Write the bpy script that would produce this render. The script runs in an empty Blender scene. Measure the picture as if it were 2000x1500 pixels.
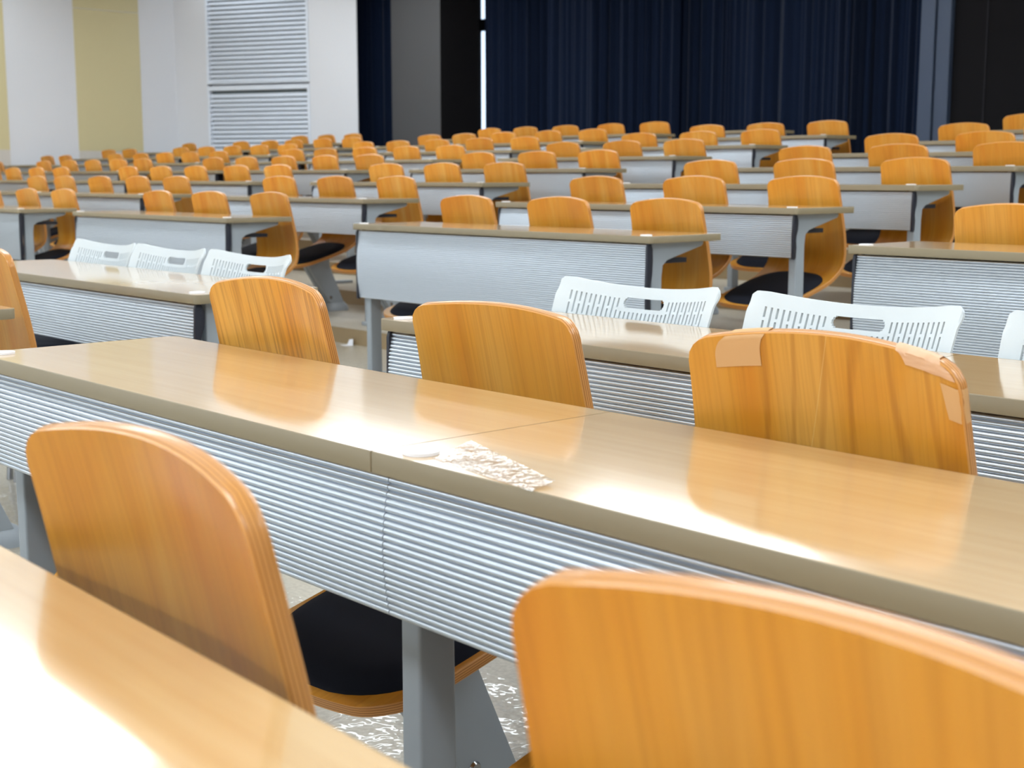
import bpy, bmesh, math, random
from mathutils import Vector, Matrix
random.seed(7)
S = bpy.context.scene
COL = S.collection
PI = math.pi

# ------------------------------------------------------------------ camera, world, lights, exposure
CAMZ = 1.0135
cam_d = bpy.data.cameras.new('camera')
cam_d.sensor_width = 36.0
cam_d.lens = 2679.0 / 2000.0 * 36.0
cam_d.clip_start = 0.05
cam_d.dof.use_dof = True
cam_d.dof.focus_distance = 2.25
cam_d.dof.aperture_fstop = 9.0
cam = bpy.data.objects.new('camera', cam_d)
cam.location = (0, 0, CAMZ)
cam.rotation_euler = (PI / 2 - 0.1504, 0, 0.8356)
COL.objects.link(cam)
S.camera = cam

w = bpy.data.worlds.new('world')
w.use_nodes = True
w.node_tree.nodes['Background'].inputs[0].default_value = (0.8, 0.88, 1.0, 1)
w.node_tree.nodes['Background'].inputs[1].default_value = 0.3
S.world = w

S.view_settings.view_transform = 'Standard'
S.view_settings.look = 'None'
S.view_settings.gamma = 1.0
S.view_settings.use_curve_mapping = False
S.view_settings.exposure = 0.2


def area_light(name, loc, sx, sy, power, rot=(0, 0, 0), col=(1, 1, 1)):
    d = bpy.data.lights.new(name, 'AREA')
    d.shape = 'RECTANGLE'
    d.size = sx
    d.size_y = sy
    d.energy = power
    d.color = col
    o = bpy.data.objects.new(name, d)
    o.location = loc
    o.rotation_euler = rot
    COL.objects.link(o)
    return o


CEIL = 3.72
# fluorescent ceiling strips of the hall; front row boosted as fill for chair fronts
for ly in (-6.2, -0.6, 3.2, 6.6, 9.8):
    for lx in (-16.1, -13.0, -8.3, -2.6, 1.6):
        area_light('ceiling_strip', (lx, ly, CEIL - 0.03), 2.2 if lx < -15 else 2.8, 0.65, (10.0 if lx < -15 else 43.0) * (2.5 if ly < -2 else 0.62 if ly > 9 else 0.9 if ly > 6 else 1.0), col=(0.85, 0.935, 1.0))
        # added upward fill, not real fittings: brightens the ceiling the tabletops mirror
        if lx < -15 and ly > 9:
            continue
        area_light('ceiling_fill', (lx, ly, CEIL - 0.40), 2.2 if lx < -15 else 3.4, 0.3, (13.0 if lx < -15 else 31.0), rot=(PI, 0, 0), col=(0.85, 0.935, 1.0))

# ------------------------------------------------------------------ node helpers


def srgb(r, g, b):
    def f(c):
        c /= 255.0
        return c / 12.92 if c <= 0.04045 else ((c + 0.055) / 1.055) ** 2.4
    return (f(r), f(g), f(b), 1.0)


def new_mat(name, col, rough=0.5, metal=0.0, spec=0.5, coat=0.0, coat_rough=0.1):
    m = bpy.data.materials.new(name)
    m.use_nodes = True
    b = m.node_tree.nodes['Principled BSDF']
    b.inputs['Base Color'].default_value = col
    b.inputs['Roughness'].default_value = rough
    b.inputs['Metallic'].default_value = metal
    b.inputs['Specular IOR Level'].default_value = spec
    b.inputs['Coat Weight'].default_value = coat
    b.inputs['Coat Roughness'].default_value = coat_rough
    return m


def nodes(m):
    return m.node_tree.nodes, m.node_tree.links, m.node_tree.nodes['Principled BSDF']


def ramp(N, stops):
    r = N.new('ShaderNodeValToRGB')
    e = r.color_ramp.elements
    while len(e) < len(stops):
        e.new(0.5)
    for k, (p, c) in enumerate(stops):
        e[k].position = p
        e[k].color = c
    return r


def grain_coords(N, L, scale, rnd=11.0):
    tc = N.new('ShaderNodeTexCoord')
    mp = N.new('ShaderNodeMapping')
    mp.inputs['Scale'].default_value = scale
    oi = N.new('ShaderNodeObjectInfo')
    mu = N.new('ShaderNodeMath')
    mu.operation = 'MULTIPLY'
    mu.inputs[1].default_value = rnd
    L.new(oi.outputs['Random'], mu.inputs[0])
    L.new(tc.outputs['Object'], mp.inputs['Vector'])
    ad = N.new('ShaderNodeVectorMath')
    ad.operation = 'ADD'
    L.new(mp.outputs[0], ad.inputs[0])
    L.new(mu.outputs[0], ad.inputs[1])
    return ad.outputs[0], oi.outputs['Random'], tc


SCR = 0.27 * 0.76 + 0.012


def veneer(name, fine=False, worn=False):
    """orange lacquered beech veneer, grain running up the chair"""
    m = new_mat(name, srgb(203, 138, 62), 0.4, 0, 0.4, 0.12, 0.2)
    N, L, B = nodes(m)
    v, rnd, tc = grain_coords(N, L, (7, 1.3, 1.3))
    n1 = N.new('ShaderNodeTexNoise')
    n1.inputs['Scale'].default_value = 1.0
    n1.inputs['Detail'].default_value = 4
    n1.inputs['Distortion'].default_value = 1.2
    L.new(v, n1.inputs['Vector'])
    r1 = ramp(N, [(0.25, srgb(207, 128, 26)), (0.5, srgb(216, 147, 46)), (0.75, srgb(221, 164, 76))])
    L.new(n1.outputs['Fac'], r1.inputs['Fac'])
    # fine fibres
    v2, _, _ = grain_coords(N, L, (150 if fine else 230, 4, 4))
    n2 = N.new('ShaderNodeTexNoise')
    n2.inputs['Scale'].default_value = 1.0
    n2.inputs['Detail'].default_value = 2
    L.new(v2, n2.inputs['Vector'])
    r2 = ramp(N, [(0.3, (0.6, 0.52, 0.42, 1) if fine else (0.86, 0.83, 0.79, 1)), (0.55, (1, 1, 1, 1))])
    L.new(n2.outputs['Fac'], r2.inputs['Fac'])
    mx = N.new('ShaderNodeMix')
    mx.data_type = 'RGBA'
    mx.blend_type = 'MULTIPLY'
    mx.inputs['Factor'].default_value = 0.8
    L.new(r1.outputs[0], mx.inputs['A'])
    L.new(r2.outputs[0], mx.inputs['B'])
    last = mx.outputs['Result']
    # cathedral lines
    v3, _, _ = grain_coords(N, L, (1.0, 0.16, 0.16), 5.0)
    wv = N.new('ShaderNodeTexWave')
    wv.bands_direction = 'X'
    wv.inputs['Scale'].default_value = 5.0 if worn else 4.0
    wv.inputs['Distortion'].default_value = 15.0
    wv.inputs['Detail'].default_value = 2.5
    wv.inputs['Detail Scale'].default_value = 1.1
    L.new(v3, wv.inputs['Vector'])
    r3 = ramp(N, [(0.0, (0.78, 0.7, 0.6, 1) if worn else (0.9, 0.86, 0.8, 1)), (0.13, (1, 1, 1, 1))])
    L.new(wv.outputs['Fac'], r3.inputs['Fac'])
    m3 = N.new('ShaderNodeMix')
    m3.data_type = 'RGBA'
    m3.blend_type = 'MULTIPLY'
    m3.inputs['Factor'].default_value = 0.25 if fine else (0.8 if worn else 0.5)
    L.new(last, m3.inputs['A'])
    L.new(r3.outputs[0], m3.inputs['B'])
    last = m3.outputs['Result']
    if worn:
        # one long pale scratch across the back
        sx = N.new('ShaderNodeSeparateXYZ')
        L.new(tc.outputs['Object'], sx.inputs[0])
        l1 = N.new('ShaderNodeMath')
        l1.operation = 'MULTIPLY_ADD'
        l1.inputs[1].default_value = -0.27
        l1.inputs[2].default_value = SCR
        L.new(sx.outputs['Z'], l1.inputs[0])
        l2 = N.new('ShaderNodeMath')
        l2.operation = 'ADD'
        L.new(sx.outputs['X'], l2.inputs[0])
        L.new(l1.outputs[0], l2.inputs[1])
        l3 = N.new('ShaderNodeMath')
        l3.operation = 'ABSOLUTE'
        L.new(l2.outputs[0], l3.inputs[0])
        l4 = N.new('ShaderNodeMath')
        l4.operation = 'LESS_THAN'
        l4.inputs[1].default_value = 0.0006
        L.new(l3.outputs[0], l4.inputs[0])
        l5 = N.new('ShaderNodeMath')
        l5.operation = 'MULTIPLY'
        l5.inputs[1].default_value = 0.55
        L.new(l4.outputs[0], l5.inputs[0])
        m5 = N.new('ShaderNodeMix')
        m5.data_type = 'RGBA'
        m5.inputs['B'].default_value = srgb(226, 182, 112)
        L.new(l5.outputs[0], m5.inputs['Factor'])
        L.new(last, m5.inputs['A'])
        last = m5.outputs['Result']
    # each chair a little different
    hs = N.new('ShaderNodeHueSaturation')
    mr = N.new('ShaderNodeMapRange')
    mr.inputs['To Min'].default_value = 0.9
    mr.inputs['To Max'].default_value = 1.1
    L.new(rnd, mr.inputs['Value'])
    L.new(mr.outputs[0], hs.inputs['Value'])
    L.new(last, hs.inputs['Color'])
    L.new(hs.outputs[0], B.inputs['Base Color'])
    return m


M = {}
M['veneer'] = veneer('lacquered_veneer')
M['veneer_fine'] = veneer('fine_grained_veneer', fine=True)
M['veneer_worn'] = veneer('worn_veneer', worn=True)
M['ply_light'] = new_mat('ply_light', srgb(214, 150, 78), 0.35, coat=0.3)
M['ply_dark'] = new_mat('ply_dark', srgb(170, 104, 40), 0.4, coat=0.3)
M['cushion'] = new_mat('black_fabric', srgb(26, 29, 40), 0.9, spec=0.2)
M['grey'] = new_mat('grey_paint', srgb(158, 166, 174), 0.42)
M['black'] = new_mat('black_plastic', srgb(30, 33, 46), 0.45)
M['white'] = new_mat('white_plastic', srgb(218, 226, 231), 0.4)
M['slate'] = new_mat('slate_blue_fabric', srgb(72, 82, 108), 0.85, spec=0.2)
M['tag'] = new_mat('white_tag', srgb(244, 245, 250), 0.5)
M['band'] = new_mat('taupe_edge_band', srgb(140, 126, 99), 0.42)
M['chrome'] = new_mat('steel', srgb(170, 172, 176), 0.25, 1.0)
M['tape'] = new_mat('beige_tape', srgb(214, 166, 112), 0.5)
M['tape2'] = new_mat('pink_tape', srgb(224, 178, 140), 0.5)
M['alu'] = new_mat('satin_aluminium', srgb(205, 212, 221), 0.32, 0.92)
M['wallwhite'] = new_mat('white_wall', srgb(220, 222, 228), 0.7)
M['dado'] = new_mat('pale_dado', srgb(206, 200, 192), 0.6)
M['beige'] = new_mat('beige_panel', srgb(208, 197, 154), 0.5)
M['louver'] = new_mat('louver_paint', srgb(226, 233, 244), 0.5)
M['louverback'] = new_mat('louver_back_grey', srgb(120, 130, 134), 0.7)  # even grey of the sheet behind the slats
M['colgrey'] = new_mat('grey_column', srgb(76, 76, 79), 0.55)
M['darkwall'] = new_mat('dark_wall', srgb(27, 26, 28), 0.95, spec=0.05)
M['seam'] = new_mat('wall_seam', srgb(46, 45, 49), 0.95, spec=0.05)
M['post'] = new_mat('blue_grey_post', srgb(58, 70, 92), 0.6)
M['ceil'] = new_mat('white_ceiling', srgb(240, 240, 238), 0.8)

# laminate tabletop
m = new_mat('maple_laminate', srgb(222, 184, 130), 0.3, 0, 0.5, 1.0, 0.09)
m.node_tree.nodes['Principled BSDF'].inputs['Coat IOR'].default_value = 2.1
N, L, B = nodes(m)
v, rnd, tc = grain_coords(N, L, (1.2, 26, 1))
n = N.new('ShaderNodeTexNoise')
n.inputs['Scale'].default_value = 2.5
n.inputs['Detail'].default_value = 5
L.new(v, n.inputs['Vector'])
r = ramp(N, [(0.3, srgb(209, 168, 113)), (0.7, srgb(217, 180, 128))])
L.new(n.outputs['Fac'], r.inputs['Fac'])
L.new(r.outputs[0], B.inputs['Base Color'])
M['laminate'] = m

# curtain cloth
m = new_mat('navy_curtain', srgb(13, 25, 47), 0.9, spec=0.1)
m.node_tree.nodes['Principled BSDF'].inputs['Sheen Weight'].default_value = 0.1
M['curtain'] = m

# floor: beige sheet vinyl
m = new_mat('beige_vinyl', srgb(184, 172, 152), 0.32, 0, 0.5)
N, L, B = nodes(m)
tc = N.new('ShaderNodeTexCoord')
n = N.new('ShaderNodeTexNoise')
n.inputs['Scale'].default_value = 90
n.inputs['Detail'].default_value = 3
L.new(tc.outputs['Object'], n.inputs['Vector'])
r = ramp(N, [(0.35, srgb(168, 161, 146)), (0.65, srgb(186, 179, 164))])
L.new(n.outputs['Fac'], r.inputs['Fac'])
L.new(r.outputs[0], B.inputs['Base Color'])
M['floor'] = m
M['riser'] = new_mat('tan_riser', srgb(158, 136, 102), 0.5)

# daylight window
m = bpy.data.materials.new('daylight')
m.use_nodes = True
N = m.node_tree.nodes
N.remove(N['Principled BSDF'])
e = N.new('ShaderNodeEmission')
e.inputs[0].default_value = (0.62, 0.78, 1.0, 1)
e.inputs[1].default_value = 1.6
m.node_tree.links.new(e.outputs[0], N['Material Output'].inputs[0])
M['daylight'] = m


def film_mat(name, mix, rough, bump, scale, gain=0.6):
    m = new_mat(name, (0.9, 0.92, 0.95, 1), rough)
    N, L, B = nodes(m)
    t = N.new('ShaderNodeBsdfTransparent')
    g = N.new('ShaderNodeBsdfGlossy')
    g.inputs['Roughness'].default_value = rough
    ms = N.new('ShaderNodeMixShader')
    fr = N.new('ShaderNodeLayerWeight')
    fr.inputs[0].default_value = 0.35
    ma = N.new('ShaderNodeMath')
    ma.operation = 'MULTIPLY_ADD'
    ma.inputs[1].default_value = gain
    ma.inputs[2].default_value = mix
    L.new(fr.outputs['Fresnel'], ma.inputs[0])
    L.new(ma.outputs[0], ms.inputs[0])
    L.new(t.outputs[0], ms.inputs[1])
    L.new(g.outputs[0], ms.inputs[2])
    L.new(ms.outputs[0], N['Material Output'].inputs[0])
    tc = N.new('ShaderNodeTexCoord')
    n = N.new('ShaderNodeTexNoise')
    n.inputs['Scale'].default_value = scale
    n.inputs['Detail'].default_value = 3
    L.new(tc.outputs['Object'], n.inputs['Vector'])
    b = N.new('ShaderNodeBump')
    b.inputs['Strength'].default_value = bump
    b.inputs['Distance'].default_value = 0.01
    L.new(n.outputs['Fac'], b.inputs['Height'])
    L.new(b.outputs[0], g.inputs['Normal'])
    return m


M['film'] = film_mat('clear_film', 0.10, 0.08, 0.3, 30)
M['sheet'] = film_mat('clear_dust_sheet', 0.0, 0.05, 0.8, 9, 0.10)

# ------------------------------------------------------------------ mesh helpers


class MB:
    def __init__(s):
        s.v, s.f, s.m = [], [], []

    def add(s, vs, fs, mi=0):
        k = len(s.v)
        s.v += [tuple(p) for p in vs]
        for f in fs:
            s.f.append([i + k for i in f])
            s.m.append(mi)

    def box(s, x0, x1, y0, y1, z0, z1, mi=0):
        vs = [(x, y, z) for x in (x0, x1) for y in (y0, y1) for z in (z0, z1)]
        s.add(vs, [(0, 1, 3, 2), (4, 6, 7, 5), (0, 4, 5, 1), (2, 3, 7, 6), (0, 2, 6, 4), (1, 5, 7, 3)], mi)

    def prism_x(s, poly, x0, x1, mi=0):
        """poly of (y,z), counter-clockwise seen from +x"""
        n = len(poly)
        vs = [(x0, y, z) for y, z in poly] + [(x1, y, z) for y, z in poly]
        fs = [tuple(range(n))[::-1], tuple(range(n, 2 * n))]
        fs += [(i, (i + 1) % n, n + (i + 1) % n, n + i) for i in range(n)]
        s.add(vs, fs, mi)

    def prism_z(s, poly, z0, z1, mi=0):
        n = len(poly)
        vs = [(x, y, z0) for x, y in poly] + [(x, y, z1) for x, y in poly]
        fs = [tuple(range(n))[::-1], tuple(range(n, 2 * n))]
        fs += [(i, (i + 1) % n, n + (i + 1) % n, n + i) for i in range(n)]
        s.add(vs, fs, mi)

    def mesh(s, name, mats, smooth=None, bevel=0.0, seg=2):
        me = bpy.data.meshes.new(name)
        me.from_pydata(s.v, [], s.f)
        for x in (mats if isinstance(mats, (list, tuple)) else [mats]):
            me.materials.append(x)
        me.polygons.foreach_set('material_index', s.m)
        bm = bmesh.new()
        bm.from_mesh(me)
        bmesh.ops.recalc_face_normals(bm, faces=bm.faces)
        if bevel:
            ed = [e for e in bm.edges if len(e.link_faces) == 2 and e.calc_face_angle(0) > 0.6]
            bmesh.ops.bevel(bm, geom=ed, offset=bevel, segments=seg, profile=0.6, affect='EDGES', clamp_overlap=True)
        bm.to_mesh(me)
        bm.free()
        if smooth is not None:
            me.polygons.foreach_set('use_smooth', [True] * len(me.polygons))
            me.set_sharp_from_angle(angle=math.radians(smooth))
        me.update()
        return me


def obj(name, me, parent=None, loc=(0, 0, 0)):
    o = bpy.data.objects.new(name, me)
    o.location = loc
    COL.objects.link(o)
    if parent:
        o.parent = parent
    return o


def tag(o, label, cat, group=None, kind=None):
    if label:
        o['label'] = label
    if cat:
        o['category'] = cat
    if group:
        o['group'] = group
    if kind:
        o['kind'] = kind
    return o


def empty(name, loc, rz=0.0):
    o = bpy.data.objects.new(name, None)
    o.empty_display_size = 0.1
    o.location = loc
    o.rotation_euler = (0, 0, rz)
    COL.objects.link(o)
    return o


def struct(name, me, loc=(0, 0, 0)):
    o = obj(name, me, None, loc)
    o['kind'] = 'structure'
    return o


def dup(root, loc, rz, label, group):
    r = root.copy()
    COL.objects.link(r)
    r.location = loc
    r.rotation_euler = (0, 0, rz)
    r['label'] = label
    if group:
        r['group'] = group
    for ch in list(root.children):
        c = ch.copy()
        COL.objects.link(c)
        c.parent = r
        for g in list(ch.children):
            d = g.copy()
            COL.objects.link(d)
            d.parent = c
    return r


def rrect(x0, x1, y0, y1, r4, n=6):
    """rounded rectangle outline, radii for corners (x0y0, x1y0, x1y1, x0y1)"""
    out = []
    for (cx, cy, a0, r) in ((x0, y0, PI, r4[0]), (x1, y0, 1.5 * PI, r4[1]), (x1, y1, 0, r4[2]), (x0, y1, 0.5 * PI, r4[3])):
        sx = 1 if cx == x0 else -1
        sy = 1 if cy == y0 else -1
        ox, oy = cx + sx * r, cy + sy * r
        for k in range(n + 1):
            a = a0 + k * (PI / 2) / n
            out.append((ox + r * math.cos(a), oy + r * math.sin(a)))
    return out


def smoothstep(t):
    t = max(0.0, min(1.0, t))
    return t * t * (3 - 2 * t)


# ------------------------------------------------------------------ room
PITCH, RISE = 0.853, 0.0861
YD, FD = 3.613, 0.1032


def row_y(k):
    return YD + PITCH * k


def row_f(k):
    return FD + RISE * k


# stepped floor
b = MB()
prof = [(-7.0, 0.0), (row_y(0) - 0.12, 0.0)]
for k in range(8):
    prof.append((row_y(k) - 0.12, row_f(k)))
    prof.append((row_y(k + 1) - 0.12 if k < 7 else 14.0, row_f(k)))
for i in range(len(prof) - 1):
    (ya, za), (yb, zb) = prof[i], prof[i + 1]
    riser = abs(ya - yb) < 1e-6
    b.add([(-18.5, ya, za), (6, ya, za), (6, yb, zb), (-18.5, yb, zb)], [(0, 1, 2, 3)], 1 if riser else 0)
struct('floor', b.mesh('floor', [M['floor'], M['riser']]))

b = MB()
b.box(-18.5, 6.2, -7, 14, CEIL, CEIL + 0.1)
struct('ceiling', b.mesh('ceiling', M['ceil']))

# left wall with beige panels every other 0.93 m
b = MB()
b.box(-17.8, -17.6, -7, 9.611, -0.2, CEIL)
struct('wall_left', b.mesh('wall_left', M['wallwhite']))
ti = 1
for y0 in (8.148, 6.283, 4.418, 2.553, 0.688):
    b = MB()
    b.box(-17.6, -17.592, y0, y0 + 0.928, 1.35, 3.193)
    b.box(-17.6, -17.592, y0, y0 + 0.928, 3.201, CEIL)
    b.box(-17.6, -17.594, y0, y0 + 0.928, 0.0, 1.35, 1)
    struct('trim_%d' % ti, b.mesh('panel', [M['beige'], M['dado']]))
    ti += 1

# angled wall carrying the louvres
wd = Vector((0.894, 0.448, 0))
wang = math.atan2(0.448, 0.894)
b = MB()
b.box(0, 0.51, 0, 0.2, -0.2, CEIL)
b.box(2.115, 2.83, 0, 0.02, -0.2, CEIL)
b.box(0.51, 2.115, 0, 0.2, -0.2, 0.7)
b.box(0.51, 2.115, 0, 0.2, 3.55, CEIL)
b.box(0.51, 2.115, 0.12, 0.2, 0.7, 3.55)
o = struct('wall_corner', b.mesh('wall_corner', M['wallwhite']), (-17.6, 9.611, 0))
o.rotation_euler = (0, 0, wang)


def louver(name, z0, z1, label):
    t = empty(name, (-17.6, 9.611, z0), wang)
    tag(t, label, 'vent', 'louvred grilles in the corner wall')
    h = z1 - z0
    f = MB()
    x0, x1, fw = 0.512, 2.113, 0.035
    f.box(x0, x1, -0.012, 0.08, 0.0, 0.022)
    f.box(x0, x1, -0.012, 0.08, h - 0.06, h)
    f.box(x0, x0 + fw, -0.012, 0.08, 0.022, h - 0.06)
    f.box(x1 - fw, x1, -0.012, 0.08, 0.022, h - 0.06)
    obj('frame', f.mesh('louver_frame', M['louver'], None, 0.003), t)
    s = MB()
    p = 0.0605
    z = 0.03
    while z + p < h - 0.05:
        s.prism_x([(-0.004, z), (0.0, z - 0.004), (0.036, z + 0.040), (0.031, z + 0.047)], x0 + fw, x1 - fw)
        z += p
    obj('slats', s.mesh('louver_slats', M['louver']), t)
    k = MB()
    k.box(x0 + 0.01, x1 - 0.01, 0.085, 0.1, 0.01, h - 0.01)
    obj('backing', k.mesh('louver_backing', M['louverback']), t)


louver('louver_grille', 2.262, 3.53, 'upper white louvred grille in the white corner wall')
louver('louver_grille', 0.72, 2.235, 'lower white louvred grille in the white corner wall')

# back of the hall: columns, dark walls, window behind the curtain
b = MB()
b.box(-14.745, -13.734, 11.2, 11.204, 0.3, CEIL)
b.box(-14.745, -13.734, 11.204, 11.85, 0.3, CEIL, 1)  # column's shaded side: shade put in as a darker material
struct('wall_column', b.mesh('wall_column', [M['colgrey'], M['darkwall']]))
b = MB()
b.box(-7.0, 6.2, 11.9, 12.1, 0.3, CEIL)
for sx in (-6.664, -5.3, -4.0, -2.6):
    b.box(sx, sx + 0.012, 11.888, 11.9, 0.3, CEIL, 1)
struct('wall_back', b.mesh('wall_back', [M['darkwall'], M['seam']]))
b = MB()
b.box(-7.3, -7.155, 11.82, 12.1, 0.3, CEIL)
b.box(-7.14, -7.0, 11.84, 12.1, 0.3, CEIL)
struct('trim_8', b.mesh('trim_8', M['post']))
b = MB()
b.box(-16.6, -7.0, 12.4, 12.5, -0.2, 1.0)
b.box(-16.6, -7.0, 12.4, 12.5, 3.6, CEIL)
b.box(-16.6, -14.4, 12.4, 12.5, 1.0, 3.6)
struct('wall_rear', b.mesh('wall_rear', M['darkwall']))
b = MB()
b.box(-14.4, -7.0, 12.42, 12.43, 1.0, 3.6, 0)
b.box(-14.4, -7.0, 12.36, 12.42, 2.94, 3.09, 1)
for sx in (-14.4, -12.6, -10.8, -9.0, -7.1):
    b.box(sx, sx + 0.05, 12.36, 12.42, 1.0, 2.94, 1)
    b.box(sx, sx + 0.05, 12.36, 12.42, 3.09, 3.6, 1)
struct('window_1', b.mesh('window', [M['daylight'], M['darkwall']]))
# walls the camera does not face
b = MB()
b.box(6.0, 6.2, -7, 11.9, -0.2, CEIL)
struct('wall_right', b.mesh('wall_right', M['wallwhite']))
b = MB()
b.box(-17.8, 6.2, -7.2, -7.0, -0.2, CEIL)
struct('wall_front', b.mesh('wall_front', M['wallwhite']))


def curtain(x0, x1, y, z0, z1, label, seed, amp=0.052):
    rnd = random.Random(seed)
    xs, ys = [], []
    x = x0
    ph = 0.0
    while x < x1:
        xs.append(x)
        wl = 0.17 + 0.08 * math.sin(x * 3.1 + seed) + 0.05 * math.sin(x * 11.0)
        ph += 2 * PI * 0.01 / max(0.08, wl)
        ys.append(y + amp * math.sin(ph) * (0.65 + 0.35 * math.sin(x * 5.3)) + 0.012 * math.sin(ph * 2.7 + 1))
        x += 0.01
    nz = 5
    mb = MB()
    n_ = len(xs)
    zz = [z0 + (z1 - z0) * k / (nz - 1) for k in range(nz)]
    vs = []
    for k, z in enumerate(zz):
        fl = 1.0 + 0.15 * (1 - k / (nz - 1))
        for i in range(n_):
            vs.append((xs[i] + 0.004 * math.sin(i * 0.13 + k), y + (ys[i] - y) * fl, z))
    fs = [(k * n_ + i, k * n_ + i + 1, (k + 1) * n_ + i + 1, (k + 1) * n_ + i) for k in range(nz - 1) for i in range(n_ - 1)]
    mb.add(vs, fs)
    # back skin for real thickness
    vs2 = [(a, b_ + 0.004, c) for a, b_, c in vs]
    mb.add(vs2, [f[::-1] for f in fs])
    o = obj('curtain', mb.mesh('curtain', M['curtain'], 60))
    tag(o, label, 'curtain', 'navy pleated curtains at the back')
    return o


curtain(-13.765, -10.45, 11.95, row_f(7) - 0.0, CEIL - 0.02, 'left half of the wide navy curtain, beside the bright window gap', 1)
curtain(-10.85, -7.31, 12.10, row_f(7) - 0.0, CEIL - 0.02, 'right half of the wide navy curtain, ending at the blue-grey post', 5)
curtain(-15.9, -14.7, 11.42, row_f(7) - 0.0, CEIL - 0.02, 'narrow navy curtain between the white corner wall and the grey column', 9)

# ------------------------------------------------------------------ desks
TH, TT, TD = 0.70, 0.025, 0.40
_desk_cache = {}


def panel_mesh(x0, x1, h):
    key = ('p', round(x1 - x0, 3), h)
    if key in _desk_cache:
        return _desk_cache[key]
    top = TH - TT - 0.005
    n = int(round(h / 0.0082))
    p = h / n
    pts = []

    def base_y(t):
        return 0.021 - 0.010 * math.sin(PI * min(1, t * 1.0)) - 0.002 * t
    sub = 8
    for i in range(n):
        for j in range(sub):
            t = (i + j / sub) / n
            a = 2 * PI * j / sub
            y = base_y(t) - 0.0044 * math.sqrt(max(0.0, 1 - (2 * j / sub - 1) ** 2))
            pts.append((y, top - t * h))
    pts.append((base_y(1), top - h))
    pts.append((base_y(1) + 0.012, top - h))
    pts.append((0.034, top))
    mb = MB()
    mb.prism_x(pts, x0, x1)
    me = mb.mesh('modesty_panel', M['alu'], 50)
    _desk_cache[key] = me
    return me


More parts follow.
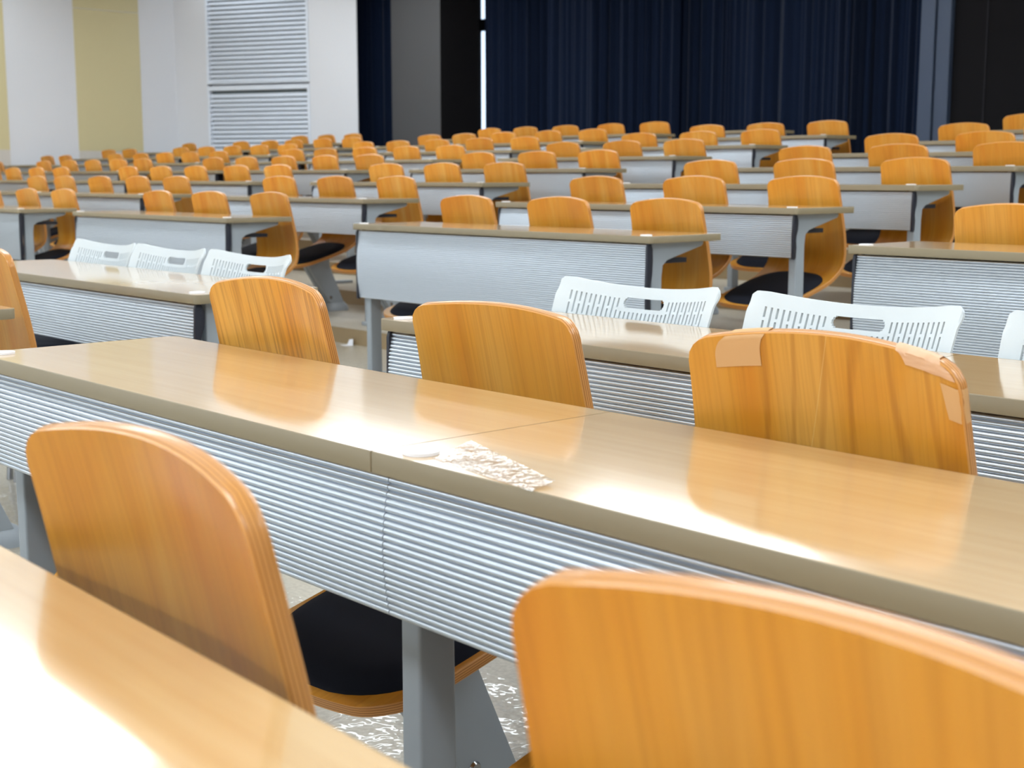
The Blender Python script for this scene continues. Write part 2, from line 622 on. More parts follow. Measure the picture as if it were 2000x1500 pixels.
def make_desk(L, tall, left_free, right_free, tags, loc, label, group, inset=0.0):
    h = 0.30 if tall else 0.168
    key = (L, tall, left_free, right_free, tags, inset)
    if key in _desk_cache:
        return dup(_desk_cache[key], loc, 0, label, group)
    root = empty('lecture_desk', loc)
    tag(root, label, 'desk', group)
    _desk_cache[key] = root
    x0, x1 = -L / 2, L / 2
    rl = 0.02 if left_free else 0.002
    rr = 0.02 if right_free else 0.002
    e = 0.0018
    out = rrect(x0, x1, 0, TD, (rl, rr, rr, rl))
    el, er = (e if left_free else 0.0002), (e if right_free else 0.0002)
    inn = rrect(x0 + el, x1 - er, e, TD - e, (max(rl - e, 0.001), max(rr - e, 0.001), max(rr - e, 0.001), max(rl - e, 0.001)))
    mb = MB()
    mb.prism_z(inn, TH - TT, TH)
    obj('tabletop', mb.mesh('tabletop', M['laminate'], 35), root)
    mb = MB()
    n = len(out)
    mid = [((a[0] * 0.45 + c[0] * 0.55), (a[1] * 0.45 + c[1] * 0.55)) for a, c in zip(out, inn)]
    vs = [(x, y, TH - TT - 0.0004) for x, y in inn] + [(x, y, TH - TT) for x, y in out] + [(x, y, TH - 0.0016) for x, y in out] + \
         [(x, y, TH - 0.0003) for x, y in mid] + [(x, y, TH + 0.0001) for x, y in inn]
    fs = [(k * n + i, k * n + (i + 1) % n, (k + 1) * n + (i + 1) % n, (k + 1) * n + i) for k in range(4) for i in range(n)]
    mb.add(vs, fs)
    obj('edge_band', mb.mesh('edge_band', M['band'], 40), root)
    pl = x0 + (0.030 if left_free else 0.0125)
    pr = x1 - (0.030 if right_free else -0.0123)
    obj('modesty_panel', panel_mesh(pl, pr, h), root)
    top = TH - TT - 0.003
    prof = [(a_ * 0.72 + 0.006, b_) for a_, b_ in [(0.010, top), (0.004, top - 0.012), (0.003, top - h * 0.5), (0.002, top - h - 0.006), (0.02, top - h - 0.008), (0.030, top - h),
            (0.034, top - h * 0.75), (0.027, top - h * 0.6), (0.030, top - h * 0.5), (0.042, top - h * 0.36), (0.045, top - h * 0.2), (0.043, top - 0.02), (0.032, top)]]
    for free, xa, xb in ((left_free, pl - 0.010, pl), (right_free, pr, pr + 0.010)):
        if free:
            mb = MB()
            mb.prism_x(prof[::-1], xa, xb)
            obj('end_cap', mb.mesh('end_cap', M['black'], 40, 0.001), root)
    # legs: flat post with a tapering arm under the top
    leg = [(0.050, 0.02), (0.110, 0.02), (0.105, TH - 0.15), (0.111, TH - 0.108), (0.135, TH - 0.09), (0.325, TH - 0.044), (0.335, TH - 0.034), (0.33, TH - TT - 0.001),
           (0.050, TH - TT - 0.001)]
    xs = []
    xs.append((x0 + 0.036, x0 + 0.072) if left_free else (x0 + 0.001, x0 + 0.002))
    xs.append((x1 - 0.072 - inset, x1 - 0.036 - inset) if right_free else (x1 - 0.012, x1 + 0.024))
    for k, (a, c) in enumerate(xs):
        if c - a < 0.01:
            continue
        mb = MB()
        mb.prism_x(leg, a, c)
        lg = obj('leg', mb.mesh('leg', M['grey'], 40, 0.006, 3), root)
        mb = MB()
        mb.prism_z(rrect(a - 0.015, c + 0.015, 0.03, 0.30, (0.02,) * 4), 0.0, 0.02)
        obj('foot', mb.mesh('foot', M['grey'], 40, 0.004), lg)
    mb = MB()
    mb.box(pl + 0.05, pr - 0.05, 0.115, 0.29, TH - 0.105, TH - 0.087)
    mb.box(pl + 0.05, pr - 0.05, 0.115, 0.121, TH - 0.087, TH - TT - 0.001)
    obj('under_shelf', mb.mesh('under_shelf', M['black']), root)
    for tx in ([x0 + 0.05] if 'l' in tags else []) + ([x1 - 0.05] if 'r' in tags else []):
        mb = MB()
        mb.prism_z([(tx + 0.0215 * math.cos(a * PI / 12), 0.034 + 0.0215 * math.sin(a * PI / 12)) for a in range(24)], TH + 0.0002, TH + 0.0040)
        obj('seat_tag', mb.mesh('seat_tag', M['tag'], 40), root)['label'] = 'round white plastic tag'
    return root


# ------------------------------------------------------------------ plywood chair
PROF = [(0.05, -0.413), (0.12, -0.394), (0.25, -0.359), (0.355, -0.328), (0.43, -0.298), (0.478, -0.264), (0.500, -0.22),
        (0.505, -0.17), (0.499, -0.11), (0.488, -0.05), (0.475, 0.01), (0.461, 0.07), (0.446, 0.131)]
PROF = [(y - 0.42, z + TH) for y, z in PROF]


def catmull(P, n=10):
    out = []
    Q = [P[0]] + P + [P[-1]]
    for i in range(1, len(Q) - 2):
        p0, p1, p2, p3 = Q[i - 1], Q[i], Q[i + 1], Q[i + 2]
        for k in range(n):
            t = k / n
            out.append(tuple(0.5 * ((2 * p1[j]) + (-p0[j] + p2[j]) * t + (2 * p0[j] - 5 * p1[j] + 4 * p2[j] - p3[j]) * t * t +
                                    (-p0[j] + 3 * p1[j] - 3 * p2[j] + p3[j]) * t ** 3) for j in (0, 1)))
    out.append(P[-1])
    return out


CURVE = catmull(PROF)
ARC = [0.0]
for a, c in zip(CURVE, CURVE[1:]):
    ARC.append(ARC[-1] + math.hypot(c[0] - a[0], c[1] - a[1]))
SL = ARC[-1]


def at_s(s):
    s = max(0.0, min(SL, s))
    i = 0
    while i < len(ARC) - 2 and ARC[i + 1] < s:
        i += 1
    t = (s - ARC[i]) / (ARC[i + 1] - ARC[i])
    a, c = CURVE[i], CURVE[i + 1]
    p = (a[0] + (c[0] - a[0]) * t, a[1] + (c[1] - a[1]) * t)
    j0, j1 = max(0, i - 2), min(len(CURVE) - 1, i + 3)
    d = (CURVE[j1][0] - CURVE[j0][0], CURVE[j1][1] - CURVE[j0][1])
    l = math.hypot(*d)
    d = (d[0] / l, d[1] / l)
    return p, (-d[1], d[0])     # point, normal towards the sitter


RT, RF = 0.027, 0.075
CROWN = 0.017


def half_w(s):
    t = s / SL
    if t < 0.45:
        wv = 0.201 + 0.002 * t
    else:
        wv = 0.202 - 0.013 * smoothstep((t - 0.6) / 0.4)
    d = SL - s
    if d < RT:
        wv = wv - RT + math.sqrt(max(0, RT * RT - (RT - d) ** 2))
    if s < RF:
        wv = wv - RF + math.sqrt(max(0, RF * RF - (RF - s) ** 2))
    return wv


def shell_pt(u, s, off):
    """u in -1..1 across, s along the profile, off along the normal"""
    x = u * half_w(s)
    q = x / 0.2
    sp = s - CROWN * q * q * smoothstep((s - (SL - 0.16)) / 0.16) + 0.03 * q * q * smoothstep((0.12 - s) / 0.12)
    p, nn = at_s(sp)
    back = smoothstep((s / SL - 0.35) / 0.3)
    c = (0.006 + 0.022 * back) * q * q + off
    return (x, p[0] + nn[0] * c, p[1] + nn[1] * c)


def srows():
    r = [0, 0.0015, 0.006, 0.014, 0.026, 0.042, 0.06, 0.08]
    k = 0.11
    while k < SL - 0.085:
        r.append(k)
        k += 0.028
    r += [SL - d for d in (0.08, 0.06, 0.042, 0.028, 0.016, 0.007, 0.002, 0)]
    return r


def shell_mesh(face_mat):
    T = 0.0085
    us = [-1 + 2 * i / 14 for i in range(15)]
    rows = srows()
    nu, ns = len(us), len(rows)
    mb = MB()
    for off, flip in ((T, False), (-T, True)):
        vs = [shell_pt(u, s, off) for s in rows for u in us]
        fs = [(j * nu + i, j * nu + i + 1, (j + 1) * nu + i + 1, (j + 1) * nu + i) for j in range(ns - 1) for i in range(nu - 1)]
        mb.add(vs, [f[::-1] for f in fs] if flip else fs, 0)
    loop = [(u, rows[0]) for u in us] + [(1, s) for s in rows[1:]] + [(u, rows[-1]) for u in us[::-1][1:]] + [(-1, s) for s in rows[::-1][1:-1]]
    offs = [T, T * 0.78, T * 0.62, T * 0.36, T * 0.2, -T * 0.1, -T * 0.26, -T * 0.52, -T * 0.68, -T]
    grow = [0, 0.0015, 0.0018, 0.002, 0.002, 0.002, 0.002, 0.0018, 0.0015, 0]
    n = len(loop)
    rings = []
    for off, g in zip(offs, grow):
        ring = []
        for u, s in loop:
            x, y, z = shell_pt(u, s, off)
            if abs(abs(u) - 1) < 1e-6:
                x += g * (1 if u > 0 else -1)
            if s > SL - 0.001:
                z += g
            ring.append((x, y, z))
        rings.append(ring)
    for k in range(len(offs) - 1):
        vs = rings[k] + rings[k + 1]
        mb.add(vs, [(i, (i + 1) % n, n + (i + 1) % n, n + i) for i in range(n)], 2 if k in (1, 3, 5, 7) else 1)
    me = mb.mesh('shell', [face_mat, M['ply_light'], M['ply_dark']])
    bm = bmesh.new()
    bm.from_mesh(me)
    bmesh.ops.remove_doubles(bm, verts=bm.verts, dist=0.00002)
    bmesh.ops.recalc_face_normals(bm, faces=bm.faces)
    bm.to_mesh(me)
    bm.free()
    me.polygons.foreach_set('use_smooth', [True] * len(me.polygons))
    me.set_sharp_from_angle(angle=math.radians(42))
    return me


def cushion_mesh():
    mb = MB()
    na, nr = 40, 8
    cs, sx, ss = 0.215, 0.189, 0.200
    vs = []
    for r in range(nr + 1):
        rho = r / nr
        for a in range(na):
            t = 2 * PI * a / na
            ex = 3.4 if math.sin(t) < 0 else 2.6
            c_, s_ = math.cos(t), math.sin(t)
            kx = (abs(c_) ** (2 / ex)) * (1 if c_ > 0 else -1)
            ky = (abs(s_) ** (2 / ex)) * (1 if s_ > 0 else -1)
            x, s = kx * sx * rho, cs + ky * ss * rho
            hh = 0.0086 + 0.024 * (1 - rho ** 6) ** 0.5 if rho < 1 else 0.0084
            p = shell_pt(x / half_w(s), s, hh)
            vs.append(p)
    fs = [(r * na + a, r * na + (a + 1) % na, (r + 1) * na + (a + 1) % na, (r + 1) * na + a) for r in range(nr) for a in range(na)]
    mb.add(vs, fs)
    return mb.mesh('seat_cushion', M['cushion'], 60)


def leg_meshes():
    # box column leaning back from under the seat to a floor foot
    mb = MB()
    poly = [(-0.24, TH - 0.366), (-0.09, TH - 0.330), (-0.075, TH - 0.40), (0.035, 0.05), (-0.065, 0.05), (-0.205, TH - 0.44)]
    mb.prism_x(poly, -0.037, -0.002)
    mb.prism_x([(y + 0.004, z) for y, z in poly], 0.002, 0.037)
    mb.box(-0.006, 0.006, -0.17, -0.12, TH - 0.43, TH - 0.365)
    leg = mb.mesh('leg', M['grey'], 40, 0.005)
    mb = MB()
    out = rrect(-0.048, 0.048, -0.10, 0.085, (0.047,) * 4, 8)
    nn = len(out)
    lay = [(1.0, 0.0), (1.0, 0.014), (0.92, 0.03), (0.72, 0.052), (0.45, 0.066)]
    cx, cy = 0.0, -0.007
    vs = [(cx + (x - cx) * k, cy + (y - cy) * k, z) for k, z in lay for x, y in out]
    fs = [(k * nn + i, k * nn + (i + 1) % nn, (k + 1) * nn + (i + 1) % nn, (k + 1) * nn + i) for k in range(len(lay) - 1) for i in range(nn)]
    fs.append(tuple((len(lay) - 1) * nn + i for i in range(nn)))
    mb.add(vs, fs)
    foot = mb.mesh('foot_cover', M['grey'], 50)
    mb = MB()
    ring = [(math.cos(a * PI / 8), math.sin(a * PI / 8)) for a in range(16)]
    vs = [(0.0375, -0.06 + 0.012 * a, 0.085 + 0.012 * c) for a, c in ring] + [(0.0425, -0.06 + 0.009 * a, 0.085 + 0.009 * c) for a, c in ring]
    mb.add(vs, [(i, (i + 1) % 16, 16 + (i + 1) % 16, 16 + i) for i in range(16)] + [tuple(range(16, 32))])
    bolt = mb.mesh('bolt', M['chrome'], 40)
    return leg, foot, bolt


SHELLS = {k: shell_mesh(M[k]) for k in ('veneer', 'veneer_fine', 'veneer_worn')}
CROWN = 0.008
SHELLS['flat_top'] = shell_mesh(M['veneer'])
CROWN = 0.017
CUSH = cushion_mesh()
LEG, FOOT, BOLT = leg_meshes()
_ch = {}


def chair(x, y_front, fz, label, group, dy=0.0, rz=0.0, kind='veneer'):
    loc = (x, y_front + 0.42 + dy, fz)
    if kind in _ch:
        return dup(_ch[kind], loc, rz, label, group)
    r = empty('plywood_chair', loc, rz)
    tag(r, label, 'chair', group)
    obj('shell', SHELLS[kind], r)
    obj('seat_cushion', CUSH, r)
    l = obj('leg', LEG, r)
    obj('bolt', BOLT, l)
    obj('foot_cover', FOOT, r)
    if kind == 'veneer':
        _ch[kind] = r
    return r


# ------------------------------------------------------------------ white plastic chair
def plastic_back():
    W, H = 0.48, 0.36
    # columns: slots every 13.5 mm
    hx, hz0, hz1 = 0.061, H - 0.050, H - 0.025
    pitch, sw = 0.0127, 0.0044
    nsl = 33
    cx = [(-(nsl - 1) / 2 + i) * pitch for i in range(nsl)]
    xs = sorted(set([round(v_, 5) for c in cx for v_ in (c - sw / 2, c + sw / 2)] + [-W / 2, -W / 2 + 0.003, W / 2 - 0.003, W / 2, -W / 2 + 0.012, W / 2 - 0.012, -hx, hx, hx - 0.0025, 0.0025 - hx, hx - 0.007, 0.007 - hx]))
    zt = H - 0.029
    # long slots at two staggered heights
    segA = [(zt - 0.050, zt), (zt - 0.112, zt - 0.056), (zt - 0.180, zt - 0.118), (zt - 0.24, zt - 0.186)]
    segB = [(zt - 0.022, zt), (zt - 0.086, zt - 0.028), (zt - 0.148, zt - 0.092), (zt - 0.212, zt - 0.154)]
    zs = [0, 0.012, H, H - 0.004, H - 0.012, hz0, hz1, hz0 - 0.009, hz0 + 0.003, hz1 - 0.003, hz0 + 0.008, hz1 - 0.008]
    for a_, b_ in segA + segB:
        zs += [a_, b_]
    zs = sorted(set(round(v_, 5) for v_ in zs))
    nx, nz = len(xs), len(zs)

    def void(xm, zm):
        if abs(xm) < hx and hz0 < zm < hz1:
            dz_ = min(zm - hz0, hz1 - zm)
            return not (abs(xm) > hx - (0.007 if dz_ < 0.003 else 0.0025 if dz_ < 0.008 else 0.0))
        for i, c in enumerate(cx):
            if abs(xm - c) < sw / 2:
                if abs(c) < hx + 0.005 and zm > hz0 - 0.009:
                    return False
                for a_, b_ in (segA if i % 2 else segB):
                    if a_ < zm < b_:
                        return True
        return False

    def pos(x, z, off):
        t = z / H
        q = x / (W / 2)
        wsc = 0.94 + 0.06 * t
        # rounded top corners
        zz = z
        ax = abs(x)
        r_ = 0.022
        lim = W / 2 - r_
        if ax > lim:
            k = (ax - lim) / r_
            drop = r_ - math.sqrt(max(0, r_ * r_ - (k * r_) ** 2))
            zz = z - drop * smoothstep((t - 0.86) / 0.14)
        zz += 0.022 * (q * q - 1) * smoothstep((t - 0.3) / 0.7)
        y = -0.045 * q * q + 0.10 * t + 0.02 * t * t
        return (x * wsc, y + off, zz)
    mb = MB()
    th = 0.0035
    idx = {}
    vs = []
    for side in (0, 1):
        for j in range(nz):
            for i in range(nx):
                idx[(side, i, j)] = len(vs)
                vs.append(pos(xs[i], zs[j], -th if side == 0 else th))
    fs = []
    V = [[void((xs[i] + xs[i + 1]) / 2, (zs[j] + zs[j + 1]) / 2) for i in range(nx - 1)] for j in range(nz - 1)]

    def solid(i, j):
        return 0 <= i < nx - 1 and 0 <= j < nz - 1 and not V[j][i]
    for j in range(nz - 1):
        for i in range(nx - 1):
            if V[j][i]:
                continue
            fs.append((idx[0, i, j], idx[0, i + 1, j], idx[0, i + 1, j + 1], idx[0, i, j + 1]))
            fs.append((idx[1, i, j], idx[1, i, j + 1], idx[1, i + 1, j + 1], idx[1, i + 1, j]))
            for di, dj, p, q in ((-1, 0, (i, j), (i, j + 1)), (1, 0, (i + 1, j + 1), (i + 1, j)), (0, -1, (i + 1, j), (i, j)), (0, 1, (i, j + 1), (i + 1, j + 1))):
                if not solid(i + di, j + dj):
                    fs.append((idx[0, p[0], p[1]], idx[0, q[0], q[1]], idx[1, q[0], q[1]], idx[1, p[0], p[1]]))
    mb.add(vs, fs)
    return mb.mesh('backrest', M['white'], 40)


def plastic_seat():
    mb = MB()
    na, nr = 48, 6
    vs = []
    for side in (0, 1):
        for r in range(nr + 1):
            rho = r / nr
            for a in range(na):
                t = 2 * PI * a / na
                c_, s_ = math.cos(t), math.sin(t)
                kx = (abs(c_) ** 0.5) * (1 if c_ > 0 else -1)
                ky = (abs(s_) ** 0.5) * (1 if s_ > 0 else -1)
                vs.append((kx * 0.22 * rho, ky * 0.21 * rho, (0.012 * rho * rho if side == 0 else -0.014 + 0.012 * rho * rho)))
    fs = []
    for side in (0, 1):
        o_ = side * (nr + 1) * na
        for r in range(nr):
            for a in range(na):
                f = (o_ + r * na + a, o_ + r * na + (a + 1) % na, o_ + (r + 1) * na + (a + 1) % na, o_ + (r + 1) * na + a)
                fs.append(f)
    o1 = nr * na
    o2 = (nr + 1) * na + nr * na
    fs += [(o1 + a, o1 + (a + 1) % na, o2 + (a + 1) % na, o2 + a) for a in range(na)]
    mb.add(vs, fs)
    return mb.mesh('seat', M['slate'], 50)


def tube(pts, r, n=10):
    mb = MB()
    P = [Vector(p) for p in pts]
    rings = []
    for i, p in enumerate(P):
        d = (P[min(i + 1, len(P) - 1)] - P[max(i - 1, 0)]).normalized()
        a = d.cross(Vector((0.31, 0.77, 0.55))).normalized()
        b_ = d.cross(a)
        rings.append([tuple(p + a * r * math.cos(2 * PI * k / n) + b_ * r * math.sin(2 * PI * k / n)) for k in range(n)])
    vs = [v_ for rg in rings for v_ in rg]
    fs = [(i * n + k, i * n + (k + 1) % n, (i + 1) * n + (k + 1) % n, (i + 1) * n + k) for i in range(len(P) - 1) for k in range(n)]
    fs += [tuple(range(n))[::-1], tuple((len(P) - 1) * n + k for k in range(n))]
    mb.add(vs, fs)
    return mb


_pc = []


def plastic_chair(x, y, label, group, rz=0.0):
    """origin on the floor under the seat centre; sitter faces -y"""
    if _pc:
        return dup(_pc[0], (x, y, 0), rz, label, group)
    r = empty('plastic_chair', (x, y, 0), rz)
    tag(r, label, 'chair', group)
    obj('backrest', plastic_back(), r, (0, 0.205, 0.425))
    obj('seat', plastic_seat(), r, (0, 0, 0.432))
    mb = tube([(-0.19, 0.17, 0.40), (-0.19, -0.17, 0.40)], 0.010)
    for pts in ([(0.19, 0.17, 0.40), (0.19, -0.17, 0.40)], [(-0.19, 0.12, 0.40), (0.19, 0.12, 0.40)], [(-0.19, -0.12, 0.40), (0.19, -0.12, 0.40)],
                [(-0.195, 0.15, 0.40), (-0.2, 0.215, 0.42), (-0.2, 0.235, 0.52)], [(0.195, 0.15, 0.40), (0.2, 0.215, 0.42), (0.2, 0.235, 0.52)]):
        t = tube(pts, 0.010)
        mb.add(t.v, t.f)
    obj('seat_frame', mb.mesh('seat_frame', M['chrome'], 40), r)
    for sx in (-1, 1):
        for sy in (-1, 1):
            obj('leg', tube([(sx * 0.185, sy * 0.15, 0.405), (sx * 0.2, sy * 0.175, 0.30), (sx * 0.215, sy * 0.20, 0.0)], 0.011).mesh('leg', M['chrome'], 40), r)
    _pc.append(r)
    return r


# ------------------------------------------------------------------ seating plan
ORD = ['first', 'second', 'third', 'fourth', 'fifth', 'sixth', 'seventh', 'eighth']
YA, YB, YC = 0.043, 0.92, 1.82


def desk(xl, xr, y, fz, tall, lf, rf, tags, label, group, inset=0.0, rz=0.0):
    o = make_desk(round(xr - xl, 4), tall, lf, rf, tags, ((xl + xr) / 2, y, fz), label, group, inset)
    o.rotation_euler = (0, 0, rz)
    return o


GD, GC = 'desks on the tiers', 'plywood chairs on the tiers'
# --- level floor, three nearest rows
desk(-2.462, -1.263, YA + 0.0132, 0, False, True, False, 'l', 'nearest desk, its left part, running off the bottom left of the picture', None, 0, -0.026)
desk(-1.26, 0.0, YA - 0.0139, 0, False, False, False, 'l', 'nearest desk, its right part, under the chair back at bottom right', None, 0, -0.026)
desk(-2.46, -1.261, YB, 0, False, True, False, 'l', 'long maple desk across the middle, left part up to the seam', None)
desk(-1.26, -0.061, YB, 0, False, False, False, 'l', 'long maple desk across the middle, right part with clear film on top', None)
desk(-0.06, 1.14, YB, 0, False, False, True, 'l', 'long maple desk across the middle, last part beyond the right edge', None)
desk(-5.03, -3.23, YB, 0, False, True, True, 'lr', 'desk at far left edge, only its right corner showing beside an orange chair', None)
desk(-5.07, -3.27, YC, 0, False, True, True, 'lr', 'maple desk at left with three white plastic chairs behind it', None)
desk(-2.46, -1.261, YC, 0, False, True, False, 'l', 'maple desk right of centre with white plastic chairs behind, left part', None)
desk(-1.26, -0.06, YC, 0, False, False, True, 'l', 'maple desk with white chairs behind, right part at the right edge', None)

chair(-0.922, YA, 0, 'large orange plywood chair at lower left, in front of the long desk', None, dy=-0.018, rz=-0.025).scale = (0.965, 1, 0.992)
chair(-0.288, YA, 0, 'large orange plywood chair filling the lower right corner', None, dy=-0.04, rz=-0.025).scale = (1, 1, 1.013)
chair(-2.135, YB, 0, 'fine-grained plywood chair, leftmost behind the long middle desk', None, dy=-0.022, kind='veneer_fine').scale = (0.97, 1, 1)
chair(-1.607, YB, 0, 'plywood chair in the middle behind the long maple desk', None, dy=0.06, kind='flat_top').scale = (1, 1, 0.98)
b3 = chair(-0.94, YB, 0, 'worn plywood chair with beige tape on both top corners', None, dy=-0.02, kind='veneer_worn')
chair(-3.69, YB, 0, 'plywood chair cut by the left edge, beside the white-chair desk', None, dy=0.075)
for x, t_ in ((-4.72, 'leftmost of the three white plastic chairs at the left desk'), (-4.235, 'middle one of the three white plastic chairs at the left desk'),
              (-3.73, 'rightmost of the three white plastic chairs at the left desk, its back end free')):
    plastic_chair(x, 1.985, t_, 'white plastic chairs')
for x, t_ in ((-2.09, 'white slotted plastic chair in the centre, between two orange chair backs'), (-1.525, 'white slotted plastic chair behind the taped orange chair'),
              (-0.96, 'white slotted plastic chair just showing at the right edge')):
    plastic_chair(x, 1.985, t_, 'white plastic chairs')

# --- tiers
BL = {  # block: (phrase, modules [(xl, xr, left_free, right_free, tags)], chairs)
    'c': ('centre block', [(-5.07, -3.27, 'lr')], [-4.78, -4.17, -3.56]),
    'l': ('inner left block', [(-7.95, -6.15, 'lr')], [-7.66, -7.05, -6.44]),
    'll': ('middle left block', [(-10.53, -8.73, 'lr'), (-11.85, -10.66, 'l')], [-11.43, -10.85, -10.25, -9.63, -9.02]),
    'lll': ('outer left block', [(-14.3, -12.5, 'lr'), (-15.6, -14.42, 'l')], [-15.17, -14.55, -13.97, -13.39, -12.82]),
    'w': ('wall-side block', [(-17.4, -16.2, 'lr')], [-17.07, -16.5]),
}
PLAN = {0: ['c', 'l', 'll'], 1: ['c', 'l', 'll', 'lll'], 2: ['c', 'l', 'll', 'lll'], 3: ['c', 'l', 'll', 'lll', 'w'], 4: ['c', 'l', 'll', 'lll', 'w'],
        5: ['c', 'l', 'll', 'lll', 'w'], 6: ['c', 'l', 'll', 'lll', 'w'], 7: ['ll', 'lll']}
PLACE = {2: ['left', 'right'], 3: ['left', 'middle', 'right'], 5: ['leftmost', 'second', 'middle', 'fourth', 'rightmost']}
for k in range(8):
    y, fz = row_y(k), row_f(k)
    rown = ORD[k] + ' tiered row'
    if k == 7:
        rown = 'topmost tiered row'
    for bk in PLAN[k]:
        ph, mods, seats = BL[bk]
        if k == 7 and bk == 'lll':
            mods, seats = [(-15.5, -13.64, 'lr')], [-15.17, -14.55, -13.97]
        if k == 6 and bk == 'w':
            seats = [-16.5]
        for mi, (xl, xr, tg) in enumerate(mods):
            if len(mods) == 1:
                t_ = 'ribbed-front desk in the %s, %s' % (ph, rown)
            else:
                t_ = '%s ribbed-front desk in the %s, %s' % ('longer' if mi == 0 else 'shorter', ph, rown)
            desk(xl, xr, y, fz, k == 0, True, True, tg, t_, GD, 0.0 if mi == 0 else (0.43 if bk == 'll' else 0.385))
        for i, x in enumerate(seats):
            jx = random.uniform(-0.012, 0.012)
            jr = random.uniform(-0.03, 0.03)
            pl = PLACE[len(seats)][i] + ' plywood chair' if len(seats) in PLACE else 'lone plywood chair'
            chair(x + jx, y, fz, '%s in the %s, %s' % (pl, ph, rown), GC, dy=random.uniform(-0.012, 0.012), rz=jr)
# right-hand block, only its first desks in view
desk(-2.46, -1.26, row_y(0), row_f(0), True, True, False, 'l', 'tall ribbed-front desk at the right edge, first tiered row', GD)
chair(-2.16, row_y(0), row_f(0), 'plywood chair cut by the right edge, first tiered row', GC)
desk(-2.46, -1.26, row_y(1), row_f(1), False, True, False, 'l', 'ribbed-front desk just inside the right edge, second tiered row', GD)
desk(-7.95, -7.36, row_y(7), row_f(7), False, True, True, '', 'small chairless desk against the curtain, topmost tiered row', GD)


# --- tape on the worn chair
def tape_patch(name, u0, u1, s0, wrap, mat, seed, crumple, label):
    rnd = random.Random(seed)
    mb = MB()
    nu, ns = 10, 12
    base = []
    for j in range(ns + 1):
        for i in range(nu + 1):
            u = u0 + (u1 - u0) * i / nu
            t = j / ns
            if t <= 0.6:
                s = SL - s0 * (1 - t / 0.6)
                p = shell_pt(u, min(s, SL), 0.0093)
            elif t <= 0.8:
                o_ = 0.0093 - 0.0186 * (t - 0.6) / 0.2
                q = shell_pt(u, SL, o_)
                p = (q[0], q[1], q[2] + 0.0032)
            else:
                s = SL - wrap * (t - 0.8) / 0.2
                p = shell_pt(u, s, -0.0093)
            c = crumple * rnd.uniform(0.0, 1)
            base.append((p[0] + c * 0.4, p[1] - c, p[2] + c * 0.6))
    fs = [(j * (nu + 1) + i, j * (nu + 1) + i + 1, (j + 1) * (nu + 1) + i + 1, (j + 1) * (nu + 1) + i) for j in range(ns) for i in range(nu)]
    mb.add(base, fs)
    o = obj(name, mb.mesh('tape', mat, 60), b3)
    o['label'] = label
    return o


tape_patch('tape', -0.80, -0.47, 0.042, 0.03, M['tape'], 2, 0.0002, 'beige tape strip near the top left corner')
tape_patch('tape', 0.62, 0.99, 0.015, 0.02, M['tape2'], 3, 0.0022, 'crumpled tape over the top right corner')


def side_tape():
    rnd = random.Random(4)
    mb = MB()
    vs = []
    prof = [(0.86, 0.0093), (0.92, 0.0093), (0.985, 0.0094), (1.012, 0.004), (1.012, -0.004), (0.985, -0.0094), (0.9, -0.0093)]
    ns = 7
    for j in range(ns):
        s = SL - 0.066 + 0.044 * j / (ns - 1)
        for k, (u, o_) in enumerate(prof):
            uu = u + (0.04 * (1 - j / (ns - 1)) if k == 0 else 0)
            p = shell_pt(uu, s, o_)
            c = 0.0008 * rnd.random()
            vs.append((p[0] + c, p[1] - c, p[2]))
    n_ = len(prof)
    mb.add(vs, [(j * n_ + k, j * n_ + k + 1, (j + 1) * n_ + k + 1, (j + 1) * n_ + k) for j in range(ns - 1) for k in range(n_ - 1)])
    o = obj('tape', mb.mesh('tape', M['tape'], 60), b3)
    o['label'] = 'beige tape folded around the right edge'


side_tape()


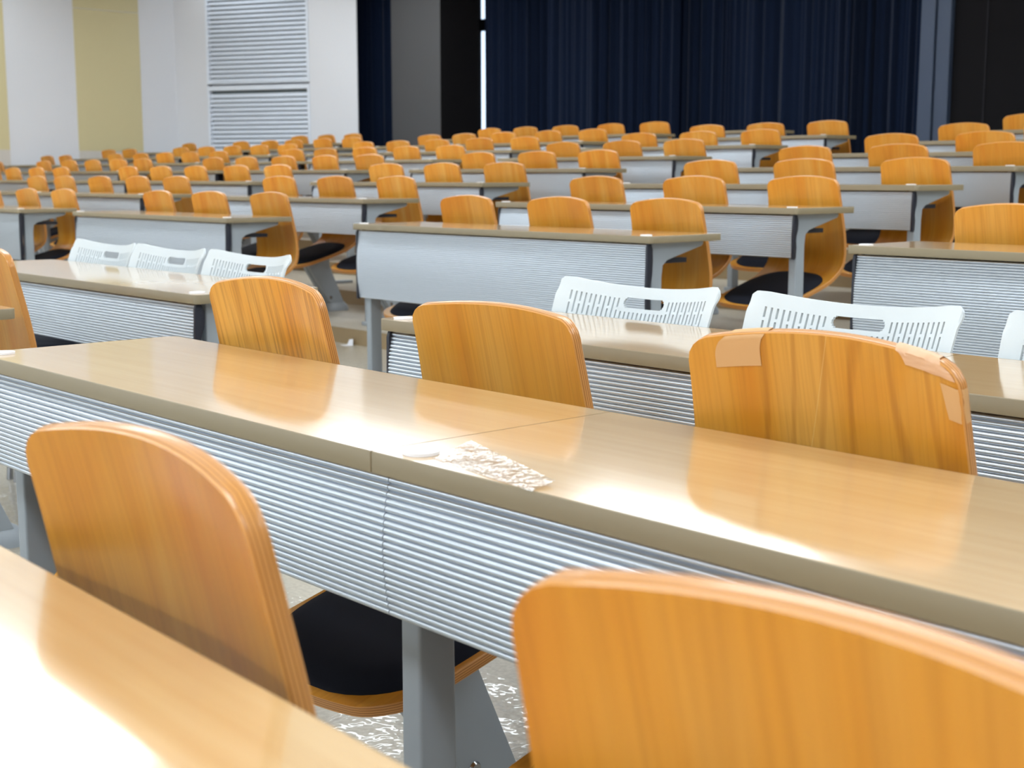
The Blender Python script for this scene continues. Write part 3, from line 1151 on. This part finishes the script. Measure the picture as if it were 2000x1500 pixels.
# --- clear film on the long desk
def wavy(name, poly_fn, nx, ny, amp, seed, mat, z, curl=0.0):
    mb = MB()
    vs = []
    for j in range(ny + 1):
        for i in range(nx + 1):
            x, y = poly_fn(i / nx, j / ny)
            c = j / ny
            h = amp * (0.5 + 0.25 * math.sin(x * 41 + seed) + 0.25 * math.sin(y * 57 + x * 23 + seed))
            vs.append((x, y, z + h + curl * (1 - c)))
    fs = [(j * (nx + 1) + i, j * (nx + 1) + i + 1, (j + 1) * (nx + 1) + i + 1, (j + 1) * (nx + 1) + i) for j in range(ny) for i in range(nx)]
    mb.add(vs, fs)
    return obj(name, mb.mesh(name, mat, 80))


def film_xy(a, c):
    p, q, r_, t = (-1.214, 1.032), (-0.99, 0.955), (-0.985, 0.917), (-1.178, 0.945)
    x = (p[0] * (1 - a) + q[0] * a) * (1 - c) + (t[0] * (1 - a) + r_[0] * a) * c
    y = (p[1] * (1 - a) + q[1] * a) * (1 - c) + (t[1] * (1 - a) + r_[1] * a) * c
    return x, y


o = wavy('plastic_film', film_xy, 30, 14, 0.0004, 1, M['film'], TH + 0.0003, 0.0045)
tag(o, 'small clear plastic film lying on the long maple desk', 'plastic film')
def sheet_xy(a, c):
    x = -4.4 + 3.1 * a
    y0 = 1.515 - 0.3 * (smoothstep((x + 2.09) / 0.06) - smoothstep((x + 1.76) / 0.06))
    return x, y0 + (1.775 - y0) * c


o = wavy('dust_sheet', sheet_xy, 160, 30, 0.004, 2, M['sheet'], 0.0006)
tag(o, 'clear crinkled plastic sheet on the floor under the long desk', 'plastic sheet')


# --- scrap of white paper on the first tier
mb = MB()
mb.add([(-0.035, -0.02, 0.0005), (0.03, -0.025, 0.0005), (0.035, 0.02, 0.0006), (-0.03, 0.028, 0.0006), (-0.012, 0.03, 0.03), (0.032, 0.024, 0.036)],
       [(0, 1, 2, 3), (3, 2, 5, 4)])
mb.add([(-0.035, -0.02, 0.0012), (0.03, -0.025, 0.0012), (0.035, 0.02, 0.0013), (-0.03, 0.028, 0.0013), (-0.012, 0.0307, 0.03), (0.032, 0.0247, 0.036)],
       [(3, 2, 1, 0), (4, 5, 2, 3)])
o = obj('paper_scrap', mb.mesh('paper_scrap', M['tag']), None, (-6.10, 4.30, row_f(0)))
tag(o, 'small folded scrap of white paper on the step beside the desk leg', 'paper')
